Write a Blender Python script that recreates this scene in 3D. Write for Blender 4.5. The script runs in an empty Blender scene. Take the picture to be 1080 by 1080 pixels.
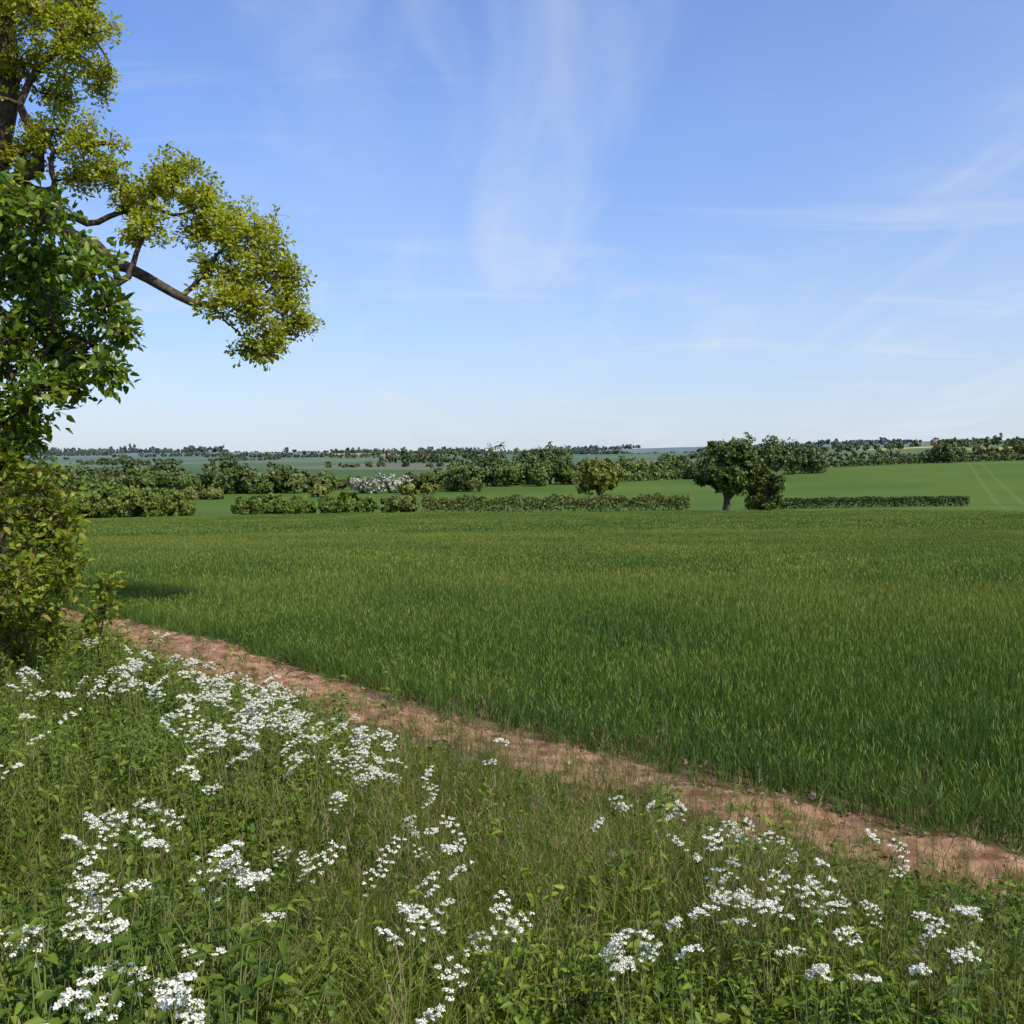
import bpy, math, numpy as np
from mathutils import Vector
R=np.random.default_rng(7)
scene=bpy.context.scene
CAMZ=2.0
def sstep(a,b,x):
    t=np.clip((x-a)/(b-a),0,1); return t*t*(3-2*t)
# ---------------- terrain height ----------------
DD=np.array([0,12,25,50,100,150,200,300,400,500,800,1200,2000,3000,5000,9000.])
ZL=np.array([0,0,-.5,-1.7,-3.9,-5.9,-6.2,-6.3,-6.3,-6.5,-6.9,-6.0,-1,10,30,36.])
ZM=np.array([0,0,-.5,-1.7,-3.7,-5.5,-5.9,-5.2,-4.0,-3.6,-3.0,-0.5,10,26,54,62.])
ZR=np.array([0,0,-.4,-1.3,-3.0,-4.6,-5.2,-2.2,1.5,3.2,6.5,17,38,58,80,88.])
LP0=np.array([2.44,4.9]); LN=np.array([-.731,-.683]); LD=np.array([-.683,.731])
def tdist(x,y): return (x-LP0[0])*LD[0]+(y-LP0[1])*LD[1]
def pcen(t): return .10+.32*np.exp(-((t-5)/3.2)**2)+.05*np.sin(t*.9)
def sdist(x,y): return (x-LP0[0])*LN[0]+(y-LP0[1])*LN[1]-pcen(tdist(x,y))
def T(x,y):
    x=np.asarray(x,float); y=np.asarray(y,float)
    d=np.hypot(x,y); az=np.degrees(np.arctan2(x,y))
    l=np.interp(d,DD,ZL); m=np.interp(d,DD,ZM); r=np.interp(d,DD,ZR)
    a=np.where(np.abs(az)>90,np.sign(az)*(180-np.abs(az)),az)
    wr=sstep(0,27,a); wl=sstep(0,27,-a)
    z=m+(r-m)*wr+(l-m)*wl
    s=sdist(x,y)
    z=z+0.25*sstep(0.5,3.5,s)*(1-sstep(40,80,d))
    z=z+0.03*np.sin(x*1.7+y*.6)*np.cos(y*1.3-x*.4)*(s>0.8)*(1-sstep(10,30,d))
    far=sstep(300,900,d)
    z=z+far*(2.5*np.sin(x/210+1)*np.cos(y/330)+ (d/1500)*5.0*np.sin(x/480+y/900))
    return z
# ---------------- helpers ----------------
def build(name,V,F,mats,mi=None,link=True,smooth=False):
    V=np.asarray(V,np.float32); F=np.asarray(F,np.int32)
    me=bpy.data.meshes.new(name)
    me.vertices.add(len(V)); me.vertices.foreach_set('co',V.ravel())
    k=F.shape[1]
    me.loops.add(F.size); me.loops.foreach_set('vertex_index',F.ravel())
    me.polygons.add(len(F)); me.polygons.foreach_set('loop_start',np.arange(0,F.size,k,dtype=np.int32))
    if smooth: me.polygons.foreach_set('use_smooth',np.ones(len(F),bool))
    for m in mats: me.materials.append(m)
    if mi is not None: me.polygons.foreach_set('material_index',np.asarray(mi,np.int32))
    me.update(calc_edges=True)
    ob=bpy.data.objects.new(name,me)
    if link: scene.collection.objects.link(ob)
    return ob
class MB:
    def __init__(s): s.V=[];s.F=[];s.M=[];s.n=0
    def add(s,V,F,m=0):
        if len(V)==0: return
        s.V.append(V);s.F.append(np.asarray(F)+s.n);s.M.append(np.full(len(F),m));s.n+=len(V)
    def obj(s,name,mats,**k): return build(name,np.concatenate(s.V),np.concatenate(s.F),mats,np.concatenate(s.M),**k)
def unit(n,r=R):
    v=r.normal(size=(n,3)); return v/np.linalg.norm(v,axis=1,keepdims=True)
def nrm(v): return v/(np.linalg.norm(v,axis=-1,keepdims=True)+1e-9)
def tube(P,rad,sides=6):
    P=np.asarray(P,float); n=len(P); rad=np.asarray(rad,float)*np.ones(n)
    Tn=nrm(np.gradient(P,axis=0)); ref=np.array([.3,.9,.25]); 
    A=nrm(np.cross(Tn,ref)); B=np.cross(Tn,A)
    a=np.linspace(0,2*np.pi,sides,endpoint=False)
    V=(P[:,None]+rad[:,None,None]*(np.cos(a)[None,:,None]*A[:,None]+np.sin(a)[None,:,None]*B[:,None])).reshape(-1,3)
    i=np.arange(n-1)[:,None]*sides; j=np.arange(sides)[None]; j2=(j+1)%sides
    F=np.stack([i+j,i+j2,i+sides+j2,i+sides+j],-1).reshape(-1,4)
    return V,F
def smooth_poly(P,n,r=R,wob=0.0):
    P=np.asarray(P,float); k=len(P)
    t=np.linspace(0,k-1,n); i=np.clip(t.astype(int),0,k-2); f=(t-i)[:,None]
    Pm=np.concatenate([[2*P[0]-P[1]],P,[2*P[-1]-P[-2]]])
    p0,p1,p2,p3=Pm[i],Pm[i+1],Pm[i+2],Pm[i+3]
    q=.5*((2*p1)+(-p0+p2)*f+(2*p0-5*p1+4*p2-p3)*f**2+(-p0+3*p1-3*p2+p3)*f**3)
    w=r.normal(size=(n,3))*wob; w[0]=0
    return q+w
def blades(B,h,w,bend,r=R,ret=False):
    n=len(B); t=np.array([0,.38,.74,1.])
    ph=r.uniform(0,6.283,n); fc=r.uniform(0,6.283,n)
    dr=np.stack([np.cos(ph),np.sin(ph),0*ph],1); sd=np.stack([np.cos(fc),np.sin(fc),0*fc],1)
    wt=np.array([.8,1,.65,.06])
    C=B[:,None]+dr[:,None]*(bend*h)[:,None,None]*(t**2)[None,:,None]
    C[:,:,2]+=(h[:,None]*t*(1-.35*bend[:,None]*t))
    off=sd[:,None]*(w[:,None]*wt)[:,:,None]*.5
    V=np.stack([C-off,C+off],2).reshape(-1,3)
    b=np.arange(n)[:,None]*8; k=np.arange(3)[None]*2
    F=np.stack([b+k,b+k+1,b+k+3,b+k+2],-1).reshape(-1,4)
    if ret: return V,F,C[:,3],dr
    return V,F
def leaves(P,D,N,L,W,fold=.35,ob=False,droop=.12):
    n=len(P); D=nrm(D); S=nrm(np.cross(D,N)); N=np.cross(S,D)
    L=(L*np.ones(n))[:,None]; W=(W*np.ones(n))[:,None]
    w1,w2=(.26,.5) if ob else (.5,.36)
    a,b=(.35,.75) if ob else (.28,.66)
    tip=P+D*L-N*L*droop
    V=np.stack([P,P+D*L*a+S*W*w1+N*W*fold*w1,P+D*L*b+S*W*w2+N*W*fold*w2-N*L*droop*.4,tip,
                P+D*L*b-S*W*w2+N*W*fold*w2-N*L*droop*.4,P+D*L*a-S*W*w1+N*W*fold*w1],1).reshape(-1,3)
    i=np.arange(n)[:,None]*6
    F=np.concatenate([i+np.array([0,1,2,3]),i+np.array([0,3,4,5])],1).reshape(-1,4)
    return V,F
def quads(P,N,s,r=R):
    n=len(P); N=nrm(N); A=nrm(np.cross(N,unit(n,r))); B=np.cross(N,A)
    s=(s*np.ones(n))[:,None]
    c=[]
    for sa,sb in((-1,-1),(1,-1),(1,1),(-1,1)):
        c.append(P+A*sa*s*r.uniform(.25,.65,(n,1))+B*sb*s*r.uniform(.25,.65,(n,1)))
    V=np.stack(c,1).reshape(-1,3)
    F=np.arange(n*4).reshape(-1,4)
    return V,F
# ---------------- materials ----------------
def newmat(name):
    m=bpy.data.materials.new(name); m.use_nodes=True; m.node_tree.nodes.clear()
    return m,m.node_tree.nodes,m.node_tree.links
def ramp(n,stops):
    r=n.new('ShaderNodeValToRGB'); e=r.color_ramp.elements
    while len(e)<len(stops): e.new(.5)
    for el,(p,c) in zip(e,stops): el.position=p; el.color=(*c,1)
    return r
def mixc(n,l,f,a,b,bt='MIX'):
    m=n.new('ShaderNodeMix'); m.data_type='RGBA'; m.blend_type=bt
    for i,v in((0,f),(6,a),(7,b)):
        if isinstance(v,(int,float)): m.inputs[i].default_value=v
        elif isinstance(v,tuple): m.inputs[i].default_value=(*v,1)
        else: l.new(v,m.inputs[i])
    return m.outputs[2]
def math_(n,l,op,a,b=0.,c=0.):
    m=n.new('ShaderNodeMath'); m.operation=op
    for i,v in enumerate((a,b,c)):
        if isinstance(v,(int,float)): m.inputs[i].default_value=v
        else: l.new(v,m.inputs[i])
    return m.outputs[0]
def leafmat(name,cols,transl=.35,haze=0.,rough=.55,spec=.3,wscale=None,wcol=None,tr_tint=(1.25,1.2,.5)):
    HAZE_COL=(.26,.32,.38)
    m,n,l=newmat(name)
    g=n.new('ShaderNodeNewGeometry'); oi=n.new('ShaderNodeObjectInfo')
    v=math_(n,l,'ADD',math_(n,l,'MULTIPLY',g.outputs['Random Per Island'],.7),math_(n,l,'MULTIPLY',oi.outputs['Random'],.3))
    k=len(cols); cols=[tuple(c[i]*(1-haze)+HAZE_COL[i]*haze*.5 for i in range(3)) for c in cols]  # aerial haze is blended into the leaf base colours
    r=ramp(n,[(i/(k-1)*.8+.1,c) for i,c in enumerate(cols)]); l.new(v,r.inputs[0])
    col=r.outputs[0]
    if wscale:
        no=n.new('ShaderNodeTexNoise'); no.inputs['Scale'].default_value=wscale; no.inputs['Detail'].default_value=4
        l.new(g.outputs['Position'],no.inputs['Vector'])
        rr=ramp(n,[(.40,(0,0,0)),(.60,(1,1,1))]); l.new(no.outputs[0],rr.inputs[0])
        col=mixc(n,l,rr.outputs[0],col,mixc(n,l,1.,col,wcol,'MULTIPLY'))
    p=n.new('ShaderNodeBsdfPrincipled'); l.new(col,p.inputs['Base Color']); p.inputs['Roughness'].default_value=rough
    p.inputs['Specular IOR Level'].default_value=spec
    if transl>0:
        t=n.new('ShaderNodeBsdfTranslucent'); l.new(mixc(n,l,1.,col,tr_tint,'MULTIPLY'),t.inputs[0])
        x=n.new('ShaderNodeMixShader'); x.inputs[0].default_value=transl
        l.new(p.outputs[0],x.inputs[1]); l.new(t.outputs[0],x.inputs[2]); so_=x.outputs[0]
    else: so_=p.outputs[0]
    o=n.new('ShaderNodeOutputMaterial'); l.new(so_,o.inputs[0])
    return m
def simplemat(name,c1,c2,scale=8,rough=.9,bump=.3,spec=.2):
    m,n,l=newmat(name)
    g=n.new('ShaderNodeNewGeometry')
    no=n.new('ShaderNodeTexNoise'); no.inputs['Scale'].default_value=scale; no.inputs['Detail'].default_value=6
    l.new(g.outputs['Position'],no.inputs['Vector'])
    r=ramp(n,[(.35,c1),(.65,c2)]); l.new(no.outputs[0],r.inputs[0])
    p=n.new('ShaderNodeBsdfPrincipled'); l.new(r.outputs[0],p.inputs['Base Color']); p.inputs['Roughness'].default_value=rough
    p.inputs['Specular IOR Level'].default_value=spec
    b=n.new('ShaderNodeBump'); b.inputs['Strength'].default_value=bump; b.inputs['Distance'].default_value=.02
    l.new(no.outputs[0],b.inputs['Height']); l.new(b.outputs[0],p.inputs['Normal'])
    o=n.new('ShaderNodeOutputMaterial'); l.new(p.outputs[0],o.inputs[0])
    return m
M_bark=simplemat('bark',(.045,.032,.022),(.12,.09,.06),14)
M_stem=simplemat('green_stem',(.12,.16,.035),(.17,.2,.06),30)
M_oak=leafmat('oak_leaf',[(.15,.21,.010),(.25,.31,.016),(.35,.39,.025),(.46,.46,.05)],.45)
M_shrub=leafmat('shrub_leaf',[(.06,.12,.010),(.11,.185,.013),(.20,.27,.018),(.31,.37,.03)],.42,rough=.4,spec=.5)
M_shrub2=leafmat('young_shrub_leaf',[(.10,.16,.012),(.18,.25,.02),(.28,.31,.03),(.36,.18,.06)],.42,rough=.4)
M_crop=leafmat('barley_blade',[(.050,.108,.018),(.080,.150,.022),(.115,.185,.026),(.16,.22,.032)],.35,wscale=.13,wcol=(.62,.76,.80))
M_ear=leafmat('barley_ear',[(.17,.21,.03),(.23,.26,.038),(.30,.30,.055)],.3,wscale=.13,wcol=(.64,.76,.75))
M_grass=leafmat('grass_blade',[(.075,.125,.012),(.12,.175,.016),(.18,.225,.024),(.30,.28,.09)],.35,wscale=1.0,wcol=(.78,.76,.75))
M_dry=leafmat('dry_grass',[(.28,.21,.11),(.36,.28,.15),(.22,.15,.09)],.2)
M_seed=leafmat('seeding_grass',[(.16,.17,.04),(.22,.17,.08),(.22,.13,.08)],.2)
M_herb=leafmat('herb_leaf',[(.060,.112,.010),(.10,.165,.014),(.17,.235,.018),(.28,.35,.035)],.38,rough=.5,wscale=.9,wcol=(.66,.72,.75))
M_fern=leafmat('parsley_leaf',[(.10,.155,.015),(.15,.22,.02),(.22,.29,.03)],.35,wscale=.9,wcol=(.75,.8,.8))
M_petal=leafmat('white_petal',[(.70,.68,.52),(.84,.82,.68),(.88,.86,.76)],.25,tr_tint=(1,1,.9))
def fol(name,cols,h,t=0.2): return leafmat(name,cols,t,haze=h)
GO=[(.065,.095,.010),(.10,.14,.014),(.16,.19,.02)]
GD=[(.040,.064,.010),(.068,.098,.014),(.115,.142,.02)]
GY=[(.12,.135,.014),(.18,.185,.02),(.24,.225,.035)]
M_t1=fol('oak_foliage',[(.055,.085,.010),(.085,.12,.014),(.14,.17,.02)],.02); M_t1y=fol('young_oak_foliage',GY,.03)
M_h1=fol('hedge_foliage',[(.085,.13,.012),(.125,.17,.018),(.185,.22,.025)],.02)
M_h2=fol('trimmed_hedge_foliage',[(.085,.11,.018),(.12,.145,.022),(.17,.19,.03)],.03)
M_h3=fol('dark_hedge_foliage',[(.035,.055,.012),(.05,.075,.015),(.07,.10,.02)],.02)
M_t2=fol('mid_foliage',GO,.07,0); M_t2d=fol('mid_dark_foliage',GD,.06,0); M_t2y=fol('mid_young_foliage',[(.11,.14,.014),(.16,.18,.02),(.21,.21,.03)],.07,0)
M_may=fol('hawthorn_blossom',[(.08,.11,.02),(.40,.41,.31),(.60,.60,.51)],.05,0)
M_t3=fol('far_foliage_hazed',GD,.16,0); M_t4=fol('distant_foliage_hazed',GD,.36,0); M_t5=fol('horizon_foliage_hazed',GD,.60,0)  # foliage greens with painted-in aerial haze, stronger for farther trees
# ---------------- instancing ----------------
def proto_coll(name,obs):
    c=bpy.data.collections.new(name)
    for o in obs: c.objects.link(o)
    return c
def scatter(name,P,rot,scl,coll,nvar,realize=False):
    n=len(P)
    me=bpy.data.meshes.new(name); me.vertices.add(n); me.vertices.foreach_set('co',np.asarray(P,np.float32).ravel())
    a=me.attributes.new('rot','FLOAT_VECTOR','POINT'); a.data.foreach_set('vector',np.asarray(rot,np.float32).ravel())
    a=me.attributes.new('scl','FLOAT_VECTOR','POINT')
    s=np.asarray(scl,np.float32)
    if s.ndim==1: s=np.repeat(s[:,None],3,1)
    a.data.foreach_set('vector',s.ravel())
    a=me.attributes.new('idx','INT','POINT'); a.data.foreach_set('value',R.integers(0,nvar,n).astype(np.int32))
    ob=bpy.data.objects.new(name,me); scene.collection.objects.link(ob)
    ng=bpy.data.node_groups.new(name+'_scatter','GeometryNodeTree')
    ng.interface.new_socket('Geometry',in_out='INPUT',socket_type='NodeSocketGeometry')
    ng.interface.new_socket('Geometry',in_out='OUTPUT',socket_type='NodeSocketGeometry')
    N=ng.nodes; L=ng.links
    gi=N.new('NodeGroupInput'); go=N.new('NodeGroupOutput')
    ci=N.new('GeometryNodeCollectionInfo'); ci.inputs['Collection'].default_value=coll
    ci.inputs['Separate Children'].default_value=True; ci.inputs['Reset Children'].default_value=True
    ip=N.new('GeometryNodeInstanceOnPoints'); ip.inputs['Pick Instance'].default_value=True
    def na(nm,t):
        x=N.new('GeometryNodeInputNamedAttribute'); x.data_type=t; x.inputs[0].default_value=nm; return x.outputs[0]
    e=N.new('FunctionNodeEulerToRotation'); L.new(na('rot','FLOAT_VECTOR'),e.inputs[0])
    L.new(gi.outputs[0],ip.inputs['Points']); L.new(ci.outputs[0],ip.inputs['Instance'])
    L.new(na('idx','INT'),ip.inputs['Instance Index']); L.new(e.outputs[0],ip.inputs['Rotation'])
    L.new(na('scl','FLOAT_VECTOR'),ip.inputs['Scale'])
    if realize:
        rz=N.new('GeometryNodeRealizeInstances'); L.new(ip.outputs[0],rz.inputs[0]); L.new(rz.outputs[0],go.inputs[0])
    else: L.new(ip.outputs[0],go.inputs[0])
    md=ob.modifiers.new('scatter','NODES'); md.node_group=ng
    return ob
def zrot(n,tilt=.1): return np.stack([R.normal(0,tilt,n),R.normal(0,tilt,n),R.uniform(0,6.283,n)],1)

# ---------------- ground ----------------
rings=np.concatenate([[0.3],np.geomspace(.6,9000,230)])
na_=900
ang=np.linspace(0,2*np.pi,na_,endpoint=False)
X=rings[:,None]*np.sin(ang); Y=rings[:,None]*np.cos(ang)
V=np.stack([X,Y,T(X,Y)],-1).reshape(-1,3)
i=np.arange(len(rings)-1)[:,None]*na_; j=np.arange(na_)[None]; j2=(j+1)%na_
F=np.stack([i+j,i+na_+j,i+na_+j2,i+j2],-1).reshape(-1,4)
m,n,l=newmat('ground_material')
g=n.new('ShaderNodeNewGeometry'); pos=g.outputs['Position']
def noise(sc,det=4,vec=pos,rough=.5):
    x=n.new('ShaderNodeTexNoise'); x.inputs['Scale'].default_value=sc; x.inputs['Detail'].default_value=det; x.inputs['Roughness'].default_value=rough; l.new(vec,x.inputs['Vector']); return x.outputs[0]
def mapr(v,a,b,c=0.,d=1.):
    x=n.new('ShaderNodeMapRange'); l.new(v,x.inputs[0])
    for k_,vv in zip((1,2,3,4),(a,b,c,d)): x.inputs[k_].default_value=vv
    return x.outputs[0]
flat=n.new('ShaderNodeVectorMath'); flat.operation='MULTIPLY'; flat.inputs[1].default_value=(1,1,0); l.new(pos,flat.inputs[0])
ln=n.new('ShaderNodeVectorMath'); ln.operation='LENGTH'; l.new(flat.outputs[0],ln.inputs[0]); dist=ln.outputs['Value']
dot=n.new('ShaderNodeVectorMath'); dot.operation='DOT_PRODUCT'; l.new(pos,dot.inputs[0]); dot.inputs[1].default_value=(LN[0],LN[1],0)
s_=math_(n,l,'SUBTRACT',dot.outputs['Value'],float(LP0@LN))
verge=mixc(n,l,mapr(noise(3,6),.4,.6),(.05,.06,.02),(.09,.08,.035))
crop=mixc(n,l,mapr(noise(.05,5),.35,.65),(.06,.105,.018),(.085,.135,.024))
nearcrop=mixc(n,l,mapr(dist,8,30),mixc(n,l,mapr(noise(6,6),.4,.6),(.10,.06,.03),(.20,.125,.075)),crop)
near=mixc(n,l,mapr(s_,.3,.8),nearcrop,verge)
fieldg=mixc(n,l,mapr(noise(.02,5),.35,.65),(.060,.108,.014),(.088,.138,.018))
sx=n.new('ShaderNodeSeparateXYZ'); l.new(pos,sx.inputs[0])
tl=math_(n,l,'ADD',sx.outputs[0],math_(n,l,'MULTIPLY',sx.outputs[1],-.42))
tm=math_(n,l,'PINGPONG',math_(n,l,'ADD',tl,500.),16.)
tmask=math_(n,l,'MULTIPLY',math_(n,l,'LESS_THAN',math_(n,l,'ABSOLUTE',math_(n,l,'SUBTRACT',tm,2.2)),.5),math_(n,l,'GREATER_THAN',tl,-15.))
fieldg=mixc(n,l,math_(n,l,'MULTIPLY',tmask,.35),fieldg,(.15,.17,.05))
mid=mixc(n,l,mapr(dist,165,175),near,fieldg)
mp=n.new('ShaderNodeMapping'); mp.inputs['Scale'].default_value=(1/260,1/420,0); mp.inputs['Rotation'].default_value=(0,0,.3); l.new(pos,mp.inputs[0])
vo=n.new('ShaderNodeTexVoronoi'); vo.inputs['Scale'].default_value=1; l.new(mp.outputs[0],vo.inputs['Vector'])
sc=n.new('ShaderNodeSeparateColor'); l.new(vo.outputs['Color'],sc.inputs[0])
rp=ramp(n,[(0,(.06,.11,.018)),(.3,(.085,.14,.025)),(.5,(.05,.095,.016)),(.68,(.11,.14,.04)),(.84,(.14,.13,.07)),(.94,(.40,.34,.03))]); rp.color_ramp.interpolation='CONSTANT'
l.new(sc.outputs[0],rp.inputs[0])
far=mixc(n,l,mapr(noise(.01,5),.4,.6,0,.3),rp.outputs[0],(.05,.09,.02))
rx_=math_(n,l,'MULTIPLY',math_(n,l,'GREATER_THAN',sx.outputs[0],390.),math_(n,l,'LESS_THAN',sx.outputs[0],480.))
ry_=math_(n,l,'MULTIPLY',math_(n,l,'GREATER_THAN',sx.outputs[1],1080.),math_(n,l,'LESS_THAN',sx.outputs[1],1180.))
far=mixc(n,l,math_(n,l,'MULTIPLY',rx_,ry_),far,(.45,.38,.03))
col=mixc(n,l,mapr(dist,425,440),mid,far)
haze_mix=math_(n,l,'SUBTRACT',1.,math_(n,l,'POWER',2.718,math_(n,l,'MULTIPLY',math_(n,l,'MAXIMUM',math_(n,l,'SUBTRACT',dist,350.),0.),-1/4500)))
col=mixc(n,l,haze_mix,col,(.17,.21,.26))  # aerial haze painted into the ground colour, growing with distance from origin
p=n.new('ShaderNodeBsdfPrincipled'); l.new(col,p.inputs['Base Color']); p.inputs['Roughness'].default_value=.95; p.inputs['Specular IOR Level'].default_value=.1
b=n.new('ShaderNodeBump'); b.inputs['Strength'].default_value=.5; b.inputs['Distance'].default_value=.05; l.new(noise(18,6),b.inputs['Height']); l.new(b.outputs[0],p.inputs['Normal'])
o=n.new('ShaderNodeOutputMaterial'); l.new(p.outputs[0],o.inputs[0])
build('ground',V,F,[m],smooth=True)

# ---------------- dirt path ----------------
tt=np.linspace(-8,34,1100); ss=np.linspace(-1,1,44)
hw1=.40+.10*np.sin(tt*.9)+.08*np.sin(tt*2.3+1)+.05*np.sin(tt*6.1); hw2=.44+.10*np.sin(tt*.7+2)+.08*np.sin(tt*2.9)+.06*np.sin(tt*7)
wid=1+0.45*sstep(3,9,tt)-.22*(1-sstep(0,3.5,tt))
cen=pcen(tt)-.04
S=np.where(ss[None]<0,ss[None]*hw1[:,None],ss[None]*hw2[:,None])*wid[:,None]+cen[:,None]
PX=LP0[0]+tt[:,None]*LD[0]+S*LN[0]; PY=LP0[1]+tt[:,None]*LD[1]+S*LN[1]
def fbm(x,y):
    z=0;a=1.
    for k in range(6):
        f=2.1**k*2.2; z=z+a*np.sin(f*x+1.3*k+2*np.sin(f*.7*y))*np.cos(f*y*1.1+k+1.5*np.sin(f*.6*x)); a*=.62
    return z
PZ=T(PX,PY)+.02+.018*fbm(PX,PY)+R.normal(0,.008,PX.shape)-.09*(np.abs(ss[None])**4)
V=np.stack([PX,PY,PZ],-1).reshape(-1,3)
i=np.arange(len(tt)-1)[:,None]*44; j=np.arange(43)[None]
F=np.stack([i+j,i+44+j,i+45+j,i+j+1],-1).reshape(-1,4)
M_soil=simplemat('dry_soil',(.145,.066,.033),(.40,.235,.135),7,.95,.8)
build('dirt_path',V,F,[M_soil],smooth=False)
import bmesh
def stone(k,mat):
    bm=bmesh.new(); bmesh.ops.create_icosphere(bm,subdivisions=2,radius=1)
    sc=R.uniform(.6,1.2,3)
    off=unit(6); am=R.uniform(.2,.5,6)
    for v in bm.verts:
        c=np.array(v.co); f=1-sum(a*max(0,float(c@o_)-.5) for a,o_ in zip(am,off))
        v.co=Vector(c*f*sc*np.array([1,1,.5])+R.normal(0,.06,3))
    me=bpy.data.meshes.new('soil_clod'); bm.to_mesh(me); bm.free(); me.materials.append(mat)
    return bpy.data.objects.new('soil_clod_%d'%k,me)
M_flint=simplemat('flint',(.30,.22,.16),(.5,.40,.30),12,.8,.3)
def onpath(t,s):
    s=s+pcen(t); return LP0[0]+t*LD[0]+s*LN[0], LP0[1]+t*LD[1]+s*LN[1]
cl=proto_coll('soil_clod_shapes',[stone(k,M_soil if k<5 else M_flint) for k in range(6)])
nc=7000; t_=R.uniform(-3,20,nc); s2=R.normal(-.04,.28,nc)
x,y=onpath(t_,s2)
sz=np.clip(R.lognormal(-4.7,.58,nc),.004,.038)
scatter('path_stones',np.stack([x,y,T(x,y)+.018-.03*np.abs(s2)+.012*fbm(x,y)],1),zrot(nc,.5),sz,cl,6,True)

# ---------------- crop ----------------
def crop_patch(k,size,nb,w,hlo,hhi,tag,ear,edge=False):
    bx=R.uniform(-size/2,size/2,nb); by=R.uniform(-size/2,size/2,nb)
    rows=.14; by=np.round(by/rows)*rows+R.normal(0,.028,nb) if tag=='near' else by
    h=R.uniform(hlo,hhi,nb)
    B=np.stack([bx,by,np.zeros(nb)],1)
    b=MB(); V,F,tp,dr=blades(B,h,w*R.uniform(.6,1.3,nb),np.abs(R.normal(.20,.2,nb)),ret=True); b.add(V,F,0)
    q=R.uniform(size=nb)<ear; q&=tp[:,2]>hlo*1.15
    n_=q.sum(); V,F=leaves(tp[q]-np.array([0,0,.03]),dr[q]*.4+np.array([0,0,1.]),unit(n_),.065*R.uniform(.7,1.2,n_)*(1+w*6),w*1.3,fold=.1); b.add(V,F,1)
    return b.obj('barley_%s_%d'%(tag,k),[M_crop,M_ear],link=False)
c1=proto_coll('barley_near',[crop_patch(k,1.0,1750,.0052,.18,.36,'near',.28) for k in range(6)])
c2=proto_coll('barley_mid',[crop_patch(k,2.0,2700,.0095,.24,.36,'mid',.4) for k in range(6)])
c3=proto_coll('barley_far',[crop_patch(k,6.0,4400,.034,.26,.36,'far',.4) for k in range(6)])
def croparea(step,d0,d1,umax):
    ng_=int(d1*1.6/step); t=(np.arange(-ng_,ng_)*step)[None]; s=(-.46-step/2-np.arange(0,int(d1*1.3/step))*step)[:,None]
    t=t+0*s; s=s+0*t; t=t.ravel(); s=s.ravel(); 
    s_e=s+pcen(t)
    x=LP0[0]+t*LD[0]+s_e*LN[0]; y=LP0[1]+t*LD[1]+s_e*LN[1]; d=np.hypot(x,y)
    k=(d>d0)&(d<=d1)&(np.abs(x)<umax*y+2.5*step)
    return x[k],y[k],s[k]
la=math.atan2(LD[1],LD[0])
for nm,cc,step,d0,d1 in(('barley_crop',c1,.93,0,18),('barley_crop.001',c2,1.87,17.3,52),('barley_crop.002',c3,5.6,49.5,146)):
    x,y,s=croparea(step,d0,d1,.64)
    h=(.74+.26*sstep(.5,2.2,-s))*R.uniform(.95,1.05,len(x))
    h=h*(1+.13*np.sin(x*.35+y*.2)*np.cos(y*.3)+.07*np.sin(y*.11+x*.05))
    k_=len(x)
    rot=np.stack([0*x,0*x,la+R.integers(0,2,k_)*math.pi],1)
    scatter(nm,np.stack([x,y,T(x,y)],1),rot,np.stack([np.ones(k_),np.ones(k_),h],1),cc,6)

# ---------------- verge vegetation ----------------
def tuft(k,nb,rad,hlo,hhi,w,bd,mat,tag):
    a=R.uniform(0,6.28,nb); rr=rad*np.sqrt(R.uniform(0,1,nb))
    B=np.stack([rr*np.cos(a),rr*np.sin(a),0*a],1)
    V,F=blades(B,R.uniform(hlo,hhi,nb),w*R.uniform(.6,1.3,nb),np.abs(R.normal(bd,.25,nb)))
    return build('%s_%d'%(tag,k),V,F,[mat],link=False)
cg=proto_coll('grass_tufts',[tuft(k,36,.10,.12,.46,.0042,.5,M_grass,'grass_tuft') for k in range(6)]+[tuft(8,14,.08,.2,.5,.0035,.4,M_dry,'grass_tuft')])
cfr=proto_coll('volunteer_barley_tufts',[tuft(k,14,.07,.10,.32,.0055,.4,M_crop,'volunteer_barley') for k in range(4)])
def seedgrass(k):
    nb=12; a=R.uniform(0,6.28,nb); rr=.14*np.sqrt(R.uniform(0,1,nb)); B=np.stack([rr*np.cos(a),rr*np.sin(a),0*a],1)
    b=MB(); V,F,tp,dr=blades(B,R.uniform(.38,.70,nb),np.full(nb,.0028),np.abs(R.normal(.2,.15,nb)),ret=True); b.add(V,F,0)
    for q in range(3):
        V,F=leaves(tp-np.array([0,0,.03+.02*q]),dr*.4+R.normal(0,.3,(nb,3))+np.array([0,0,1.]),unit(nb),.035,.0045,fold=.1); b.add(V,F,1)
    return b.obj('seeding_grass_%d'%k,[M_grass,M_seed],link=False)
csg=proto_coll('seeding_grass_tufts',[seedgrass(k) for k in range(4)])
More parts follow.
